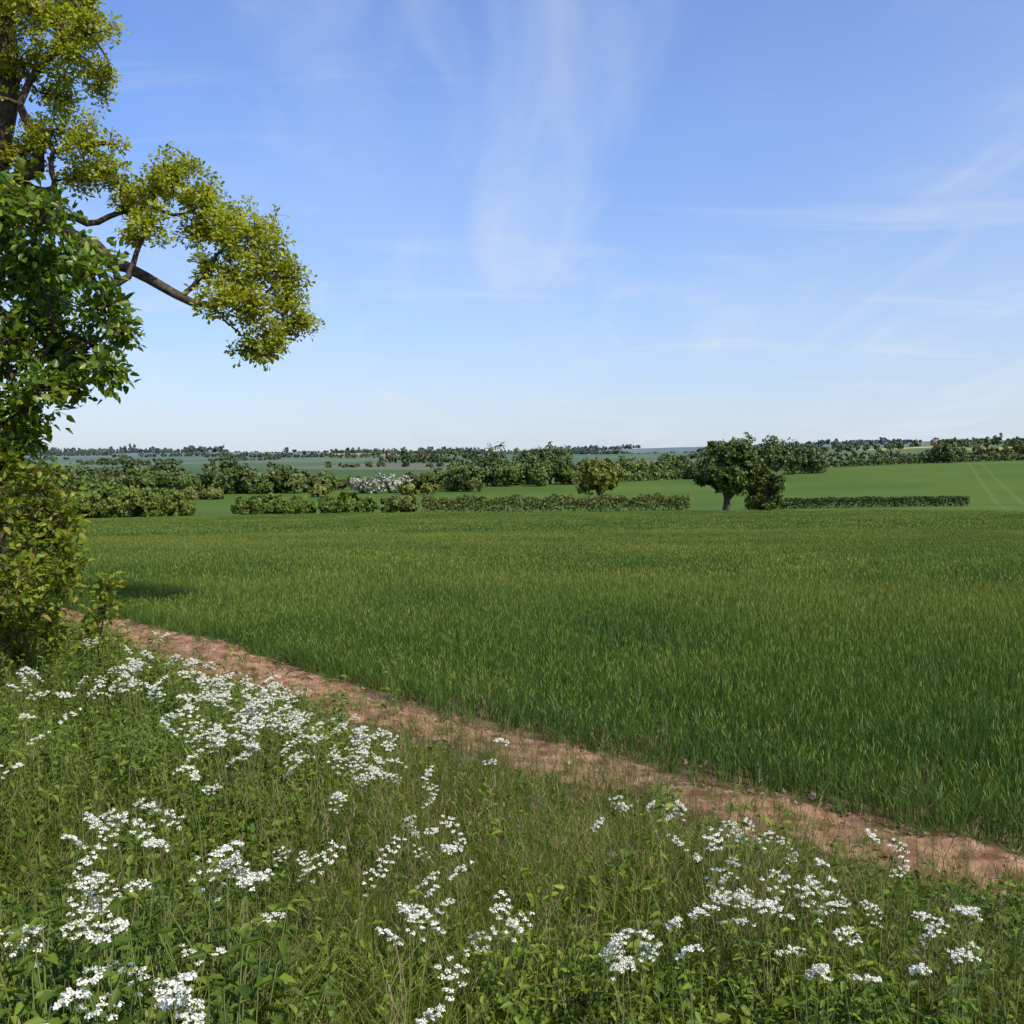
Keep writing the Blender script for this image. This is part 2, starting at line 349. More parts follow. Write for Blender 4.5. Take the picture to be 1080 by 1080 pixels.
def nettle(k):
    b=MB()
    for q in range(R.integers(3,6)):
        bx,by=R.normal(0,.06,2); H=R.uniform(.2,.54); lean=R.normal(0,.1,2)
        P=smooth_poly([[bx,by,0],[bx+lean[0]*.4,by+lean[1]*.4,H*.5],[bx+lean[0],by+lean[1],H]],4)
        V,F=tube(P,np.linspace(.003,.0015,4),3); b.add(V,F,1)
        nn=7; 
        for w in range(nn):
            t=.25+.75*w/(nn-1); c=np.array([bx+lean[0]*t,by+lean[1]*t,H*t]); a=w*1.57+R.uniform(-.2,.2)
            for sgn in(0,math.pi):
                D=np.array([[math.cos(a+sgn),math.sin(a+sgn),R.uniform(-.6,.3)]])
                L=.058*(1.15-.65*t)*R.uniform(.7,1.3)
                V,F=leaves(c[None],D,np.array([[0,0,1.]])+R.normal(0,.35,(1,3)),L,L*.46,droop=.3); b.add(V,F,0)
    return b.obj('nettle_%d'%k,[M_herb,M_stem],link=False)
cn=proto_coll('nettle_plants',[nettle(k) for k in range(6)])
def leafy(k):
    n_=54; a=R.uniform(0,6.28,n_); rr=.17*np.sqrt(R.uniform(0,1,n_)); z=R.uniform(.03,.28,n_)*(1-rr*2)
    P=np.stack([rr*np.cos(a),rr*np.sin(a),z],1)
    D=np.stack([np.cos(a),np.sin(a),R.uniform(-.2,.7,n_)],1)+R.normal(0,.5,(n_,3))
    L=R.uniform(.016,.040,n_)
    b=MB(); V,F=leaves(P,D,np.array([0,0,1.])+R.normal(0,.55,(n_,3)),L,L*.55); b.add(V,F,0)
    for q in range(0,n_,8):
        V,F=tube([[P[q,0]*.2,P[q,1]*.2,0],P[q]],[.0015,.001],3); b.add(V,F,1)
    return b.obj('hedge_herb_%d'%k,[M_herb,M_stem],link=False)
ch=proto_coll('hedge_herbs',[leafy(k) for k in range(5)])
def frond(b,base,az,L,el):
    d=np.array([math.cos(az),math.sin(az),0]); s=np.array([-d[1],d[0],0])
    tt_=np.linspace(0,1,8); C=base+np.outer(tt_*L*math.cos(el),d); C[:,2]+=L*math.sin(el)*tt_-.35*L*tt_**2
    V,F=tube(C[::2],.0014,3); b.add(V,F,1)
    P=[];D=[];LL=[]
    for q in range(2,8):
        w=(1-tt_[q])*.42*L+.012
        for sg in(-1,1):
            pd=nrm(s*sg+d*.5); 
            for u_ in (.25,.6,1.):
                pp=C[q]+pd*w*u_; 
                for s3 in(-1,0,1) if u_>.9 else (-1,1):
                    P.append(pp); D.append(pd+ s3*d*.9); LL.append(.013+.012*(1-u_))
    P=np.array(P);D=np.array(D)+R.normal(0,.15,(len(D),3));LL=np.array(LL)
    V,F=quads(P+nrm(D)*LL[:,None]*.5,np.array([0,0,1.])+R.normal(0,.3,(len(P),3)),LL*.8); b.add(V,F,2)
def fernp(k):
    b=MB()
    for q in range(4): frond(b,np.array([0,0,.02]),R.uniform(0,6.28),R.uniform(.18,.30),R.uniform(.5,1.2))
    return b.obj('parsley_fronds_%d'%k,[M_petal,M_stem,M_fern],link=False)
cf=proto_coll('parsley_fronds',[fernp(k) for k in range(4)])
def parsley(k):
    b=MB()
    top=np.array([R.normal(0,.05),R.normal(0,.05),.62])
    P=smooth_poly([[0,0,0],[top[0]*.3,top[1]*.3,.3],top],7); V,F=tube(P,np.linspace(.004,.0025,7),4); b.add(V,F,1)
    nu=R.integers(1,5)
    for u_ in range(nu):
        st=P[R.integers(3,7)]; a=R.uniform(0,6.28); r_=R.uniform(.01,.14)
        e=np.array([top[0]+r_*math.cos(a),top[1]+r_*math.sin(a),R.uniform(.78,1.0)])
        Q=smooth_poly([st,(st+e)/2+np.array([.03*math.cos(a),.03*math.sin(a),-.02]),e],5); V,F=tube(Q,np.linspace(.0025,.0015,5),3); b.add(V,F,1)
        ur=R.uniform(.026,.064); nr=R.integers(8,15); tilt=R.normal(0,.45,2)
        for q in range(nr):
            a2=q*2.4; rr=ur*math.sqrt((q+.5)/nr)*R.uniform(.75,1.25); dx=rr*math.cos(a2);dy=rr*math.sin(a2)
            c=e+np.array([dx,dy,.032-.35*rr+tilt[0]*dx+tilt[1]*dy+R.normal(0,.006)])
            V,F=tube([e,c],.0007,3); b.add(V,F,1)
            npz=22; dd=unit(npz); dd[:,2]=np.abs(dd[:,2])*.8; pp=c+dd*R.uniform(.003,.0145,(npz,1))
            V,F=quads(pp,dd*.8+np.array([0,0,.6])+R.normal(0,.5,(npz,3)),.006); b.add(V,F,0)
    for q in range(4): frond(b,P[R.integers(1,5)],R.uniform(0,6.28),R.uniform(.12,.22),R.uniform(.1,.8))
    return b.obj('cow_parsley_%d'%k,[M_petal,M_stem,M_fern],link=False)
cp=proto_coll('cow_parsley_plants',[parsley(k) for k in range(12)])
def vergepts(n,dmax=24,smin=.4,dmin=1.5,umax=.64):
    xs=[];ys=[];c=0
    while c<n:
        d=dmin+(dmax-dmin)*R.uniform(0,1,n*3)**1.25; u=R.uniform(-umax,umax,n*3)
        x=u*d; y=d; s=sdist(x,y); t=tdist(x,y)
        k=(s>smin+.14*np.sin(t*2.3)+.10*np.sin(t*6.)+R.normal(0,.10,len(s))-.22*(1-sstep(0,5,t))); xs.append(x[k]);ys.append(y[k]);c+=k.sum()
    return np.concatenate(xs)[:n],np.concatenate(ys)[:n]
x,y=vergepts(8800,smin=.42)
s=sdist(x,y); sc_=R.uniform(.55,1.1,len(x))*(.35+.65*sstep(.3,1.8,s))*(1+.30*np.sin(x*1.9)*np.cos(y*1.5))
scatter('verge_grass',np.stack([x,y,T(x,y)-.01],1),zrot(len(x),.15),sc_,cg,7,True)
nw=800; t_=R.uniform(-3,18,nw); s2=np.where(R.uniform(size=nw)<.75,R.normal(-.42,.09,nw),R.normal(.0,.2,nw))
x,y=onpath(t_,s2)
scatter('volunteer_barley',np.stack([x,y,T(x,y)],1),zrot(nw,.3),R.uniform(.3,.9,nw),cfr,4)
nw=420; t_=np.concatenate([R.uniform(-3,5.5,300),R.uniform(5,14,120)]); s2=np.where(t_<5.5,R.normal(.18,.20,nw),R.normal(.36,.14,nw)); x,y=onpath(t_,s2)
scatter('path_weeds',np.stack([x,y,T(x,y)],1),zrot(nw,.3),R.uniform(.2,.5,nw),cg,7)
x,y=vergepts(2600,smin=.8,dmin=2.6,dmax=14); k=((np.abs(x-.2)<1.0+R.normal(0,.3,len(x)))&(y>3.0)&(R.uniform(size=len(x))<.8))|(R.uniform(size=len(x))<.07); x=x[k];y=y[k]
scatter('seeding_grass',np.stack([x,y,T(x,y)],1),zrot(len(x),.12),R.uniform(.55,1.0,len(x)),csg,4,True)
def patchy(x,y,f,th): return (np.sin(x*f+1)*np.cos(y*f*1.2+.5)+.5*np.sin(x*f*2.3+y*f*1.7)+R.normal(0,.3,len(x)))>th
def gap(x,y): return (x>-.8)&(x<1.2)&(y>3.1)
x,y=vergepts(5200,smin=1.2); k=patchy(x,y,1.3,-.05)|((x<-.2-.15*y)&patchy(x,y,1.3,-.7)); k&=~(gap(x,y)&(R.uniform(size=len(x))<.9)); x=x[k];y=y[k]
hv=1+.35*np.sin(x*2.1+.5)*np.cos(y*1.6)
scatter('nettles',np.stack([x,y,T(x,y)],1),zrot(len(x),.16),R.uniform(.6,1.1,len(x))*hv,cn,6,True)
x,y=vergepts(6000,smin=1.1); k=patchy(x,y,1.7,-.05)|((x<-.3-.12*y)&patchy(x,y,2.,-.8)); k&=~(gap(x,y)&(R.uniform(size=len(x))<.88)); x=x[k];y=y[k]
scatter('hedge_herbs',np.stack([x,y,T(x,y)],1),zrot(len(x),.15),R.uniform(.7,1.3,len(x)),ch,5,True)
x,y=vergepts(1700,smin=.9); 
scatter('cow_parsley_foliage',np.stack([x,y,T(x,y)+.05],1),zrot(len(x),.15),R.uniform(.7,1.2,len(x)),cf,4,True)
heads=[(210,830),(192,866),(170,872),(243,915),(238,922),(75,958),(60,975),(88,968),(100,1010),(130,1045),(75,895),(112,925),(125,935),(5,985),(95,1070),(60,1075),(178,1062),(455,840),(458,832),(447,880),(425,876),(468,875),(437,898),(367,900),(493,903),(430,965),(449,945),(412,925),(273,972),(410,995),(503,968),(428,1055),(683,810),(690,835),(697,846),(745,860),(790,850),(780,915),(768,905),(795,930),(820,925),(832,920),(890,905),(905,915),(985,942),(650,990),(660,1000),(945,870),(1000,985),(1020,980),(1040,1008),(525,768),(638,880),(740,975),(860,885),(925,868),(815,968),(770,940),(840,858),(960,1045),(205,1020),(315,912),(733,905),(30,770),(10,800),(57,740),(20,720),(5,720),(915,1000),(870,1010)]
for q in range(72):
    t=R.uniform(0,1)**.8; heads.append((105+300*t+R.normal(0,30),682+98*t+R.normal(0,24)))
P=[];SC=[]
for hx,hy in heads:
    H=R.uniform(.48,.70)+ (.12 if hx<300 else 0)
    u=(hx-540)/1080; v=(hy-488)/1080
    for it in range(10):
        d=(CAMZ-H*.95-.2)/v; 
        if sdist(u*d,d)<.75: H+=.06
    P.append((u*d,d,float(T(u*d,d)))); SC.append(H)
P=np.array(P); scatter('cow_parsley',P,zrot(len(P),.08),np.array(SC),cp,12)

# ---------------- near oak and shrub ----------------
def W(px,py,d): return np.array([(px-540)/1080*d,d,CAMZ-(py-488)/1080*d])
def spray(k,n_,rad,L,ob,mat,tag):
    P=unit(n_)*rad*R.uniform(.2,1,(n_,1)); D=nrm(P)+R.normal(0,.5,(n_,3)); D[:,2]-=.1
    b=MB(); V,F=leaves(P,D,np.array([0,0,1.])+R.normal(0,.45,(n_,3)),L*R.uniform(.7,1.2,n_),L*.6*R.uniform(.8,1.1,n_),ob=ob); b.add(V,F,0)
    for q in range(0,n_,3):
        V,F=tube([[0,0,0],P[q]],[.003,.0015],3); b.add(V,F,1)
    return b.obj('%s_%d'%(tag,k),[mat,M_bark],link=False)
co=proto_coll('oak_leaf_sprays',[spray(k,18,.12,.078,True,M_oak,'oak_spray') for k in range(5)])
def leafclusters(b,clusters,skel,ntw,nsp,r=R):
    SP=[]
    for (c,rad) in clusters:
        dd=np.linalg.norm(skel-c,axis=1); a0=skel[np.argmin(dd)]
        if dd.min()>rad*.5:
            tr_=min(.03,rad*.07)
            P=smooth_poly([a0,(a0+c)/2+r.normal(0,.12*dd.min(),3),c],8,r,.01); V,F=tube(P,np.linspace(tr_,tr_*.5,8),5); b.add(V,F,0)
            a0=c
        for q in range(int(ntw*(rad/.5)**1.6)+3):
            e=c+unit(1,r)[0]*rad*np.array([1,1,.8])*r.uniform(.45,1.15)
            mid_=(a0+e)/2+r.normal(0,.12*rad,3)
            tw_=min(.014,.006+rad*.025)
            P=smooth_poly([a0,mid_,e],7,r,.008); V,F=tube(P,np.linspace(tw_,.004,7),4); b.add(V,F,0)
            for w in range(nsp):
                t=r.uniform(.5,1.); pp=P[min(6,int(t*7))]+r.normal(0,.14*rad+.03,3); SP.append(pp)
    return np.array(SP)
b=MB()
base=W(-30,488,13.5); bx_,by_=base[0],base[1]; gz=float(T(bx_,by_))
trunk=smooth_poly([[bx_,by_,gz-.1],[bx_+.1,by_,gz+1.2],W(-25,330,13.4),W(-10,210,13.3),W(15,100,13.2),W(5,-80,13.2),W(0,-220,13.4)],26,R,.02)
V,F=tube(trunk,np.interp(np.linspace(0,1,26),[0,.1,.4,.7,1],[.5,.36,.28,.16,.05]),12); b.add(V,F,0)
sk=[trunk[8:]]
def br(pts,r0,r1,wob=.02):
    P=smooth_poly(pts,14,R,wob); V,F=tube(P,np.linspace(r0,r1,14),7); b.add(V,F,0); sk.append(P)
br([W(-15,215,13.3),W(40,215,13.1),W(85,255,13),W(120,272,12.9),W(145,290,12.8),W(192,314,12.7),W(222,326,12.6),W(262,322,12.5),W(295,330,12.5)],.12,.02,.035)
br([W(-15,235,13.3),W(30,270,12.7),W(75,285,12.5),W(110,300,12.4),W(132,292,12.5),W(150,270,12.6),W(158,238,12.6)],.09,.02,.03)
br([W(60,228,13.1),W(100,238,13.3),W(140,225,13.5),W(180,225,13.5),W(215,230,13.4)],.05,.015,.03)
br([W(195,315,12.7),W(215,292,12.6),W(235,270,12.5),W(262,255,12.5)],.035,.012)
br([W(110,298,12.4),W(122,335,12.4),W(132,365,12.4),W(140,395,12.4)],.02,.006)
br([W(228,326,12.6),W(245,345,12.5),W(268,362,12.5)],.018,.008)
br([W(-10,215,13.3),W(30,190,13.1),W(50,170,13),W(35,120,13),W(60,70,12.9),W(95,40,12.8)],.10,.02,.03)
br([W(-5,180,13.3),W(60,205,13.1),W(62,170,12.9),W(95,155,12.8)],.06,.015)
br([W(5,60,13.2),W(-40,20,12.5),W(-120,0,12)],.09,.03)
br([W(-20,260,13.4),W(-90,200,13.8),W(-180,120,14)],.12,.03)
br([W(0,-40,13.2),W(60,-90,13.),W(110,-120,13.2)],.06,.02)
sk=np.concatenate(sk)
cl_=[(100,18,36,12.8),(60,30,40,12.9),(20,25,40,13.2),(80,70,34,12.8),(114,92,22,12.8),(30,75,30,13),(95,50,28,12.5),(62,142,34,12.9),(107,158,32,12.8),(122,185,18,12.8),(30,165,26,13),(85,190,22,13),(20,215,30,13),(70,110,22,13),
(165,205,32,13.4),(190,190,26,13.4),(218,213,32,13.4),(243,232,30,13),(270,248,26,12.6),(165,240,18,12.7),(282,272,30,12.5),(302,288,25,12.5),(308,318,22,12.5),(310,347,22,12.5),(285,352,26,12.5),(264,368,19,12.5),(240,320,22,12.5),(252,292,24,12.5),(225,285,16,12.5),(138,215,18,13.4),(145,250,12,12.7),(270,325,26,12.5),(215,250,20,13.2),(248,262,22,13),
(-60,30,60,12.8),(-40,110,55,12.8),(-120,60,60,13),(-130,150,60,13.8),(0,-60,60,13),(70,-60,50,13),(120,-110,45,13.2),(-60,-80,60,13.2),(0,-180,60,13.3),(-60,180,45,13.4),(-20,130,35,13.1),(100,-30,30,12.9)]
clu=[(W(a,b_,d+R.normal(0,.25)),r_/1080*d) for a,b_,r_,d in cl_]
SP=leafclusters(b,clu,sk,13,5)
oak=b.obj('oak_tree',[M_bark],smooth=True)
sp=scatter('oak_leaves',SP,np.stack([R.uniform(0,6.28,len(SP)) for _ in range(3)],1)*np.array([.12,.12,1]),R.uniform(.55,1.1,len(SP)),co,5,True); sp.parent=oak
cs=proto_coll('shrub_leaf_sprays',[spray(k,11,.11,.085,False,M_shrub,'shrub_spray') for k in range(5)])
cs2=proto_coll('young_shrub_leaf_sprays',[spray(k,10,.10,.07,False,M_shrub2,'young_spray') for k in range(4)])
b=MB(); sk=[]
bs=W(-30,700,7.8); gz=float(T(bs[0],bs[1]))
for q in range(7):
    bb=np.array([bs[0]+R.normal(0,.25),bs[1]+R.normal(0,.25),gz])
    br([bb,W(-30+R.normal(0,15),600,7.7),W(-10+R.normal(0,30),450,7.6),W(10+R.normal(0,40),320,7.5),W(20+R.normal(0,45),215+R.uniform(0,30),7.5)],.035,.01,.02)
br([W(0,450,7.6),W(40,420,7.5),W(80,370,7.4),W(125,350,7.4)],.018,.006)
br([W(-10,620,7.7),W(30,580,7.5),W(70,545,7.4)],.010,.005)
sk=np.concatenate(sk)
cls=[(10,235,40),(50,235,32),(75,265,28),(100,290,18),(20,290,40),(70,310,32),(112,325,20),(130,350,16),(100,365,28),(55,370,36),(10,360,36),(115,392,16),(85,400,22),(50,410,26),(15,420,34),(-30,260,50),(-30,380,50),(-70,320,60),(25,450,22),(-10,480,34),(-60,470,50),(-90,400,60),(-20,220,40),(40,330,30),(45,280,28)]
SP=leafclusters(b,[(W(a,b_,7.5+R.normal(0,.2)),r_/1080*7.5) for a,b_,r_ in cls],sk,18,4)
cls2=[(15,480,28),(35,505,22),(10,530,32),(48,535,24),(74,545,12),(56,570,24),(25,575,32),(68,598,12),(45,612,24),(10,620,32),(30,650,26),(5,670,30),(-20,560,40),(-30,640,40),(-70,600,60),(25,690,24),(50,670,14),(-20,720,30),(15,725,22)]
SP2=leafclusters(b,[(W(a,b_,7.4+R.normal(0,.2)),r_/1080*7.4) for a,b_,r_ in cls2],sk,20,4)
sb=W(104,700,7.6); g1=float(T(sb[0],sb[1]))
st=smooth_poly([[sb[0],sb[1],g1],W(100,690,7.6),W(106,655,7.6),W(110,620,7.6)],8); V,F=tube(st,np.linspace(.008,.004,8),5); b.add(V,F,0)
SP3=leafclusters(b,[(W(103,645,7.6),.07),(W(109,625,7.6),.05),(W(100,668,7.6),.05)],st,8,3)
SP2=np.concatenate([SP2,SP3])
shr=b.obj('hedgerow_shrub',[M_bark],smooth=True)
for nm,S_,c_,k_ in(('shrub_leaves',SP,cs,5),('young_shrub_leaves',SP2,cs2,4)):
    o_=scatter(nm,S_,np.stack([R.normal(0,.4,len(S_)),R.normal(0,.4,len(S_)),R.uniform(0,6.28,len(S_))],1),R.uniform(.65,1.1,len(S_)),c_,k_,True); o_.parent=shr

# ---------------- distant trees ----------------
def crown(c,rx,rz,nl,nsub,nleaf,s,lob=.42,r=R,flat=False):
    u=unit(nl,r); u[:,2]=u[:,2]*.9+.05
    L=c+u*np.array([rx,rx,rz])*r.uniform(.35,.72,(nl,1)); LR=lob*min(rx,rz)*r.uniform(.65,1.25,nl)
    Lr=np.repeat(L,nsub,0); Rr=np.repeat(LR,nsub)
    Sx=Lr+unit(len(Lr),r)*Rr[:,None]*.8*r.uniform(.5,1.1,(len(Lr),1)); Sr=Rr*r.uniform(.25,.55,len(Lr))
    P0=np.repeat(Sx,nleaf,0); rr=np.repeat(Sr,nleaf)
    P=P0+unit(len(P0),r)*rr[:,None]*r.uniform(.3,1.,(len(P0),1))
    N=unit(len(P),r)+1.2*nrm(P-c)
    V,F=quads(P,N,s*r.uniform(.6,1.3,len(P)),r)
    return V,F,L
def tree(name,px,d,h,w,mat,s=.42,nl=22,nsub=9,nleaf=26,trunkf=.22,mb=None,lob=.42):
    x=(px-540)/1080*d; y=d; gz=float(T(x,y)); b=mb or MB()
    th=h*trunkf; cb=th*.6 if trunkf>.1 else -h*.18; ch_=h-cb; c=np.array([x,y,gz+cb+ch_/2])
    V,F,L=crown(c,w/2,ch_/2,nl,nsub,nleaf,s,lob); b.add(V,F,1)
    tr=w*.035+.05
    P=smooth_poly([[x,y,gz-.2],[x+.1,y,gz+max(th,.5)],[x,y+.1,gz+th+ch_*.5]],8); V,F=tube(P,np.linspace(tr*1.3,tr*.4,8),8); b.add(V,F,0)
    for q in range(min(nl,8)):
        P2=smooth_poly([P[3]+np.array([0,0,.1*q]),(P[4]+L[q])/2-np.array([0,0,.3]),L[q]],6); V,F=tube(P2,np.linspace(tr*.5,.05,6),5); b.add(V,F,0)
    if mb is None: return b.obj(name,[M_bark,mat])
def hedge(name,px0,px1,d0,d1,h,w,mat,s=.3,dens=60,rag=.3,bark=M_bark):
    n_=int(math.hypot((px1-px0)/1080*(d0+d1)/2,d1-d0)*dens); t=R.uniform(0,1,n_)
    d=d0+(d1-d0)*t; px=px0+(px1-px0)*t; x=(px-540)/1080*d; y=d+R.uniform(-w/2,w/2,n_)
    gz=T(x,y); top=h*(1+rag*(.5*np.sin(x*.9+1)+.3*np.sin(x*2.3)+.2*np.sin(x*5.1)))
    z=gz+top*R.uniform(0,1,n_)**.6
    N=unit(n_)+np.array([0,-.4,.5])
    V,F=quads(np.stack([x,y,z],1),N,s*R.uniform(.6,1.3,n_)); b=MB(); b.add(V,F,1)
    L_=abs((px1-px0)/1080*d0)
    for q in range(max(3,int(L_/3))):
        t=R.uniform(); dq=d0+(d1-d0)*t; xq=((px0+(px1-px0)*t)-540)/1080*dq; g0=float(T(xq,dq))
        V,F=tube([[xq,dq,g0-.1],[xq+R.normal(0,.2),dq,g0+h*.7]],[.08,.03],4); b.add(V,F,0)
    return b.obj(name,[bark,mat])
tree('oak_tree.001',766,145,12.0,13.5,M_t1,.34,46,11,32,.15,lob=.34)
tree('oak_tree.002',807,148,8.0,7.0,M_t1,.34,18,9,28,.05)
tree('young_oak_tree',632,190,9.4,10.5,M_t1y,.4,30,9,28,.14,lob=.36)
def bush(name,spec,mat,s=.34):
    b=MB()
    for (px,d,h,w) in spec: tree(None,px,d,h*R.uniform(.88,1.1),w,mat,s,16,9,28,.0,mb=b,lob=.55)
    return b.obj(name,[M_bark,mat])
bush('hawthorn_bush',[(80,148,4.0,6),(98,148,4.3,7),(118,149,4.6,7),(140,150,4.6,8),(163,150,4.5,7),(182,151,3.8,6),(196,152,2.6,4)],M_h1)
bush('hawthorn_bush.001',[(260,150,2.8,5),(278,150,3.4,6),(298,150,3.2,6),(318,151,2.9,5)],M_h1)
bush('hawthorn_bush.002',[(350,150,3.3,4.8),(367,150,3.9,6),(384,150,3.0,4)],M_h1)
bush('hawthorn_bush.003',[(412,153,2.6,4),(428,153,2.8,4)],M_h2)
bush('hawthorn_bush.004',[(798,158,1.9,4),(816,158,2.1,5)],M_h1)
hedge('field_hedge',445,727,155,158,2.4,2,M_h2,.26,190,.2)
hedge('field_hedge.001',828,1022,158,165,1.6,1.6,M_h3,.24,170,.08)
def trees(name,spec,mat,s=.6,nl=15,nsub=7,nleaf=18,tf=.0,bark=M_bark,lob=.46):
    b=MB()
    for (px,d,h,w) in spec:
        tree(None,px,d,h,w,mat,s,nl,nsub,nleaf,tf,mb=b,lob=lob)
    return b.obj(name,[bark,mat])
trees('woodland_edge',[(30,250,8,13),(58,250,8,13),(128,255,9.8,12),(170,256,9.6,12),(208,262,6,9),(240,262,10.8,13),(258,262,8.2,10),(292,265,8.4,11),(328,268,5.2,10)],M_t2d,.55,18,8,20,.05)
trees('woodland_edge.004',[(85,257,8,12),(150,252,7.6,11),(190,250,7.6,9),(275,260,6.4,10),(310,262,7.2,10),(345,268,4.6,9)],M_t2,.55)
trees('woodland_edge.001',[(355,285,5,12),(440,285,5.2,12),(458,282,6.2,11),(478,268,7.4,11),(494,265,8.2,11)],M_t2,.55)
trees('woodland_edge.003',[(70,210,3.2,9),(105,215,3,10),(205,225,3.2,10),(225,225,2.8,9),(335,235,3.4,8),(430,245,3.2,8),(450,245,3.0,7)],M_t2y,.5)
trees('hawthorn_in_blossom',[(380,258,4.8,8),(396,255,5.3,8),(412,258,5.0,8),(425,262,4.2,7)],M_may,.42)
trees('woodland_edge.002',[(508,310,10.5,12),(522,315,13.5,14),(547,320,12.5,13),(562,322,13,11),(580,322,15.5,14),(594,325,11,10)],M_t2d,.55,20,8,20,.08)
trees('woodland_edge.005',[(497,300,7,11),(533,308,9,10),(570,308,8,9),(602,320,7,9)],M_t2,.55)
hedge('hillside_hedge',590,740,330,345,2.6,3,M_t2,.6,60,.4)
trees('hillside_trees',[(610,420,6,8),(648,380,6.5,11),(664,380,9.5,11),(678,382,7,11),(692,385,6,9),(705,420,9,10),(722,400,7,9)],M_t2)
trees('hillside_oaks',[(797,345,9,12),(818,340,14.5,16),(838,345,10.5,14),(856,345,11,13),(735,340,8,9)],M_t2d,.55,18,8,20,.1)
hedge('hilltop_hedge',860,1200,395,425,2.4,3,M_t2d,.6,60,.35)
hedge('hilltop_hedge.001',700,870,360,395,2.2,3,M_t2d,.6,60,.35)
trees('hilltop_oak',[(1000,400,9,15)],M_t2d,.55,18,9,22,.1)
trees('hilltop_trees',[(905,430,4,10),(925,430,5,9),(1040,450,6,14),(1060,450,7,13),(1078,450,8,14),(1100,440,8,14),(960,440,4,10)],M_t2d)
hedge('valley_hedge',-150,350,300,340,3.4,5,M_t2,.8,45,.6)
def band(name,n_,px0,px1,d0,d1,h,w,mat,s,flat=.3):
    b=MB(); k=0
    while k<n_:
        px=R.uniform(px0,px1); d=R.uniform(d0,d1)
        L=R.integers(3,22); hs=R.uniform(.3,1.15); sx_=R.uniform(.35,.8)*w*(1 if R.uniform()<.5 else -1); sy_=R.normal(0,.35)*w
        x=(px-540)/1080*d; y=d
        for q in range(L):
            if R.uniform()<.1: continue
            xx=x+sx_*q; yy=y+sy_*q
            hh=h*hs*R.lognormal(0,.28); ww=w*R.uniform(.7,1.5)*(.6+.4*hs)
            g0=float(T(xx,yy)); c=np.array([xx,yy,g0+hh*.42])
            V,F,_=crown(c,ww/2,hh/2,6,4,11,s,.6); b.add(V,F,1)
            k+=1
        V,F=tube([[x,y,g0-.5],[x,y,float(T(x,y))+h*.4]],[.4,.2],4); b.add(V,F,0)
    return b.obj(name,[M_bark,mat])
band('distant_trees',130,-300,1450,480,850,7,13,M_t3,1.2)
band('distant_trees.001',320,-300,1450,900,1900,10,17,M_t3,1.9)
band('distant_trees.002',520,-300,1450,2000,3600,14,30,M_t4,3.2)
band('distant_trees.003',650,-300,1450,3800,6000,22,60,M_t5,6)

# ---------------- houses in the valley ----------------
M_wall=simplemat('rendered_wall',(.50,.48,.44),(.60,.58,.54),.5,.9,0); M_brick=simplemat('brick_wall',(.30,.16,.11),(.38,.21,.15),1,.9,0)
M_roof=simplemat('tile_roof',(.16,.12,.10),(.24,.18,.14),1,.9,0); M_glass=simplemat('window_glass',(.03,.04,.05),(.05,.06,.07),1,.2,0,.5)
def box(x0,x1,y0,y1,z0,z1):
    V=np.array([[x,y,z] for z in(z0,z1) for x,y in((x0,y0),(x1,y0),(x1,y1),(x0,y1))],float)
    F=[[0,3,2,1],[4,5,6,7],[0,1,5,4],[1,2,6,5],[2,3,7,6],[3,0,4,7]]; return V,np.array(F)
def house(name,px,d,L,rot,wall):
    x=(px-540)/1080*d; e=bpy.data.objects.new(name,None); scene.collection.objects.link(e)
    e.location=(x,d,float(T(x,d))); e.rotation_euler=(0,0,rot)
    def part(nm,b,mt): o=b.obj(nm,[mt]); o.parent=e
    b=MB(); b.add(*box(-L/2,L/2,-4,4,-1,5.2)); V=np.array([[-L/2,-4,5.2],[-L/2,4,5.2],[-L/2,.05,8.4],[-L/2,-.05,8.4],[L/2,-4,5.2],[L/2,4,5.2],[L/2,.05,8.4],[L/2,-.05,8.4]],float)
    b.add(V,[[0,1,2,3],[4,7,6,5]]); part('walls',b,wall)
    b=MB(); k=.5
    V=np.array([[-L/2-k,-4.5,4.9],[L/2+k,-4.5,4.9],[L/2+k,0,8.6],[-L/2-k,0,8.6],[-L/2-k,4.5,4.9],[L/2+k,4.5,4.9]],float)
    V=np.concatenate([V,V+np.array([0,0,.25])])
    b.add(V,[[0,3,2,1],[6,7,8,9],[3,4,5,2],[9,8,11,10],[0,1,7,6],[4,10,11,5],[0,6,9,3],[1,2,8,7],[3,9,10,4],[2,5,11,8]]); part('roof',b,M_roof)
    b=MB(); 
    for wx in np.linspace(-L/2+1.5,L/2-1.5,4):
        for z in(1,3.4): b.add(*box(wx-.55,wx+.55,-4.03,-3.9,z,z+1.2))
    part('windows',b,M_glass)
    b=MB(); b.add(*box(-.5,.5,-4.04,-3.9,0,2.05)); part('door',b,M_roof)
    b=MB(); b.add(*box(L/2-1.6,L/2-.6,-.4,.4,7.5,9.8)); part('chimney',b,M_brick)
for k,(px,d,L,rt,wl) in enumerate([(449,1300,12,.2,M_wall),(464,1360,10,-.3,M_wall),(405,1400,10,.1,M_wall),(985,1500,9,.2,M_brick)]):
    house('country_house' if k==0 else 'country_house.%03d'%k,px,d,L,rt,wl)

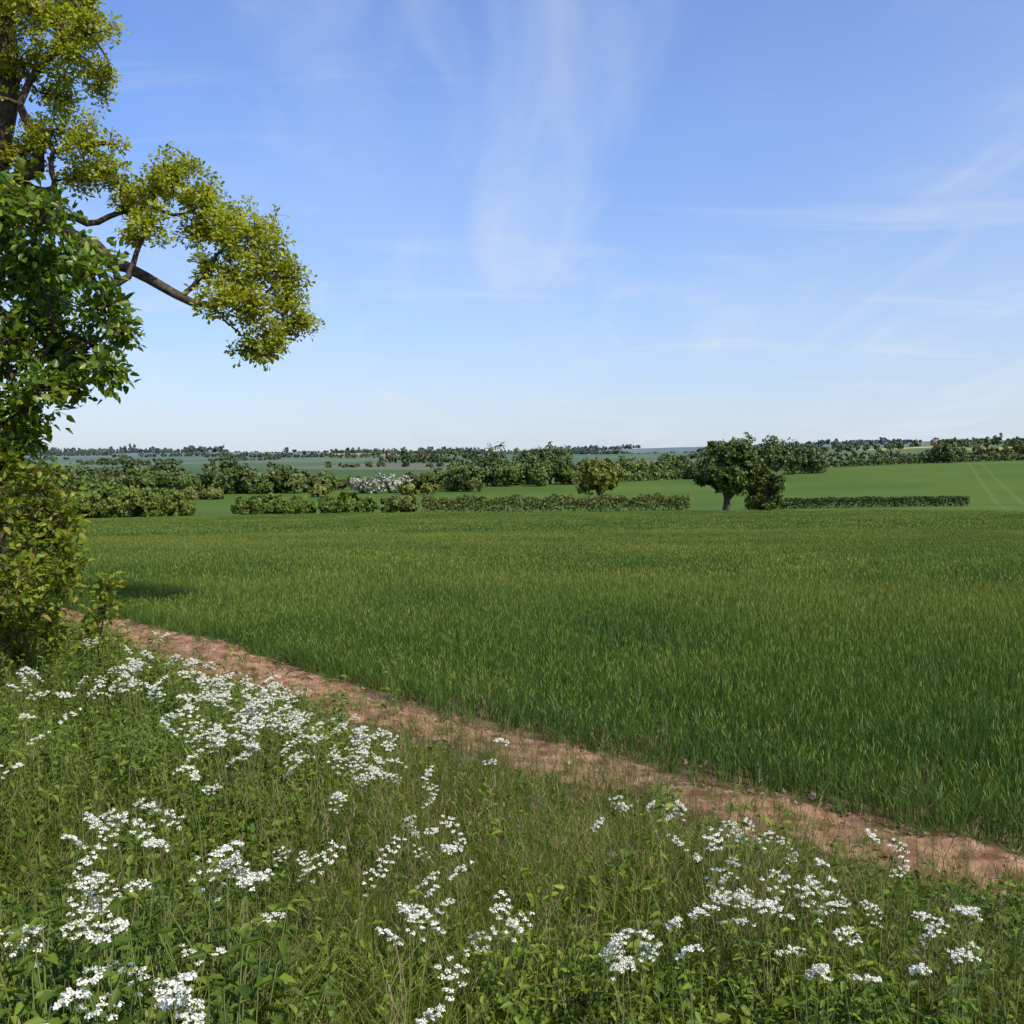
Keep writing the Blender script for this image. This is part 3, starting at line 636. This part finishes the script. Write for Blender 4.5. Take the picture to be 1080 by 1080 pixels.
# ---------------- light, sky ----------------
EL=math.radians(48); AZ=math.radians(138)
sv=Vector((math.sin(AZ)*math.cos(EL),math.cos(AZ)*math.cos(EL),math.sin(EL)))
sun=bpy.data.lights.new('sun','SUN'); sun.energy=5.0; sun.angle=math.radians(.5); sun.color=(1,.94,.83)
so=bpy.data.objects.new('sun',sun); so.rotation_euler=sv.to_track_quat('Z','Y').to_euler(); scene.collection.objects.link(so)
w=bpy.data.worlds.new('World'); scene.world=w; w.use_nodes=True; n=w.node_tree.nodes; l=w.node_tree.links; n.clear()
sky=n.new('ShaderNodeTexSky'); sky.sky_type='NISHITA'; sky.sun_disc=False; sky.sun_elevation=EL; sky.sun_rotation=AZ; sky.air_density=1.0; sky.dust_density=.6; sky.ozone_density=1.5
tc=n.new('ShaderNodeTexCoord'); sp_=n.new('ShaderNodeSeparateXYZ'); l.new(tc.outputs['Generated'],sp_.inputs[0])
tr=ramp(n,[(0,(.88,.96,1.26)),(.10,(.92,1.07,1.42)),(.30,(.97,1.24,1.80)),(.60,(.87,1.16,1.92))])
l.new(sp_.outputs[2],tr.inputs[0])
skyc=mixc(n,l,1.,sky.outputs[0],tr.outputs[0],'MULTIPLY')
zz=math_(n,l,'ADD',math_(n,l,'MAXIMUM',sp_.outputs[2],0.),.12)
cx=n.new('ShaderNodeCombineXYZ'); l.new(math_(n,l,'DIVIDE',sp_.outputs[0],zz),cx.inputs[0]); l.new(math_(n,l,'DIVIDE',sp_.outputs[1],zz),cx.inputs[1])
def cloud(rot,sca,scale,lo,hi,det=8,dist=.6,loc=(0,0,0)):
    mp=n.new('ShaderNodeMapping'); mp.inputs['Rotation'].default_value=(0,0,rot); mp.inputs['Scale'].default_value=sca; mp.inputs['Location'].default_value=loc; l.new(cx.outputs[0],mp.inputs[0])
    no=n.new('ShaderNodeTexNoise'); no.inputs['Scale'].default_value=scale; no.inputs['Detail'].default_value=det; no.inputs['Roughness'].default_value=.55; no.inputs['Distortion'].default_value=dist; l.new(mp.outputs[0],no.inputs['Vector'])
    mr=n.new('ShaderNodeMapRange'); mr.interpolation_type='SMOOTHSTEP'; l.new(no.outputs[0],mr.inputs[0]); mr.inputs[1].default_value=lo; mr.inputs[2].default_value=hi; return mr.outputs[0]
c_a=cloud(1.0,(1,.5,1),.6,.40,.80,5,.3)
c_b=cloud(.9,(1.7,.5,1),1.2,.47,.80,9,.9,(2.2,1.7,0))
c_c=cloud(.25,(.7,2.6,1),1.0,.53,.74,8,.6,(1.9,4.7,0))
cm=math_(n,l,'ADD',math_(n,l,'MULTIPLY',c_a,.22),math_(n,l,'MULTIPLY',c_b,.38))
cm=math_(n,l,'ADD',cm,math_(n,l,'MULTIPLY',c_c,.22))
inv=math_(n,l,'SUBTRACT',1.,math_(n,l,'MAXIMUM',sp_.outputs[2],0.))
hzf=math_(n,l,'MULTIPLY',math_(n,l,'POWER',inv,6.),.50)
east=math_(n,l,'MULTIPLY',math_(n,l,'MAXIMUM',sp_.outputs[0],0.),.38)
cm=math_(n,l,'ADD',math_(n,l,'ADD',cm,hzf),east)
cm=math_(n,l,'MINIMUM',cm,.85)
col=mixc(n,l,cm,skyc,(6.3,7.1,8.2))
bg=n.new('ShaderNodeBackground'); bg.inputs[1].default_value=.112; l.new(col,bg.inputs[0])
o=n.new('ShaderNodeOutputWorld'); l.new(bg.outputs[0],o.inputs[0])
# ---------------- camera ----------------
cam=bpy.data.cameras.new('camera'); cam.lens=36; cam.sensor_width=36; cam.clip_start=.05; cam.clip_end=20000
c=bpy.data.objects.new('camera',cam); c.location=(0,0,CAMZ); c.rotation_euler=(math.radians(90-2.75),0,0); scene.collection.objects.link(c)
scene.camera=c
scene.view_settings.view_transform='Standard'; scene.view_settings.look='None'; scene.view_settings.exposure=0
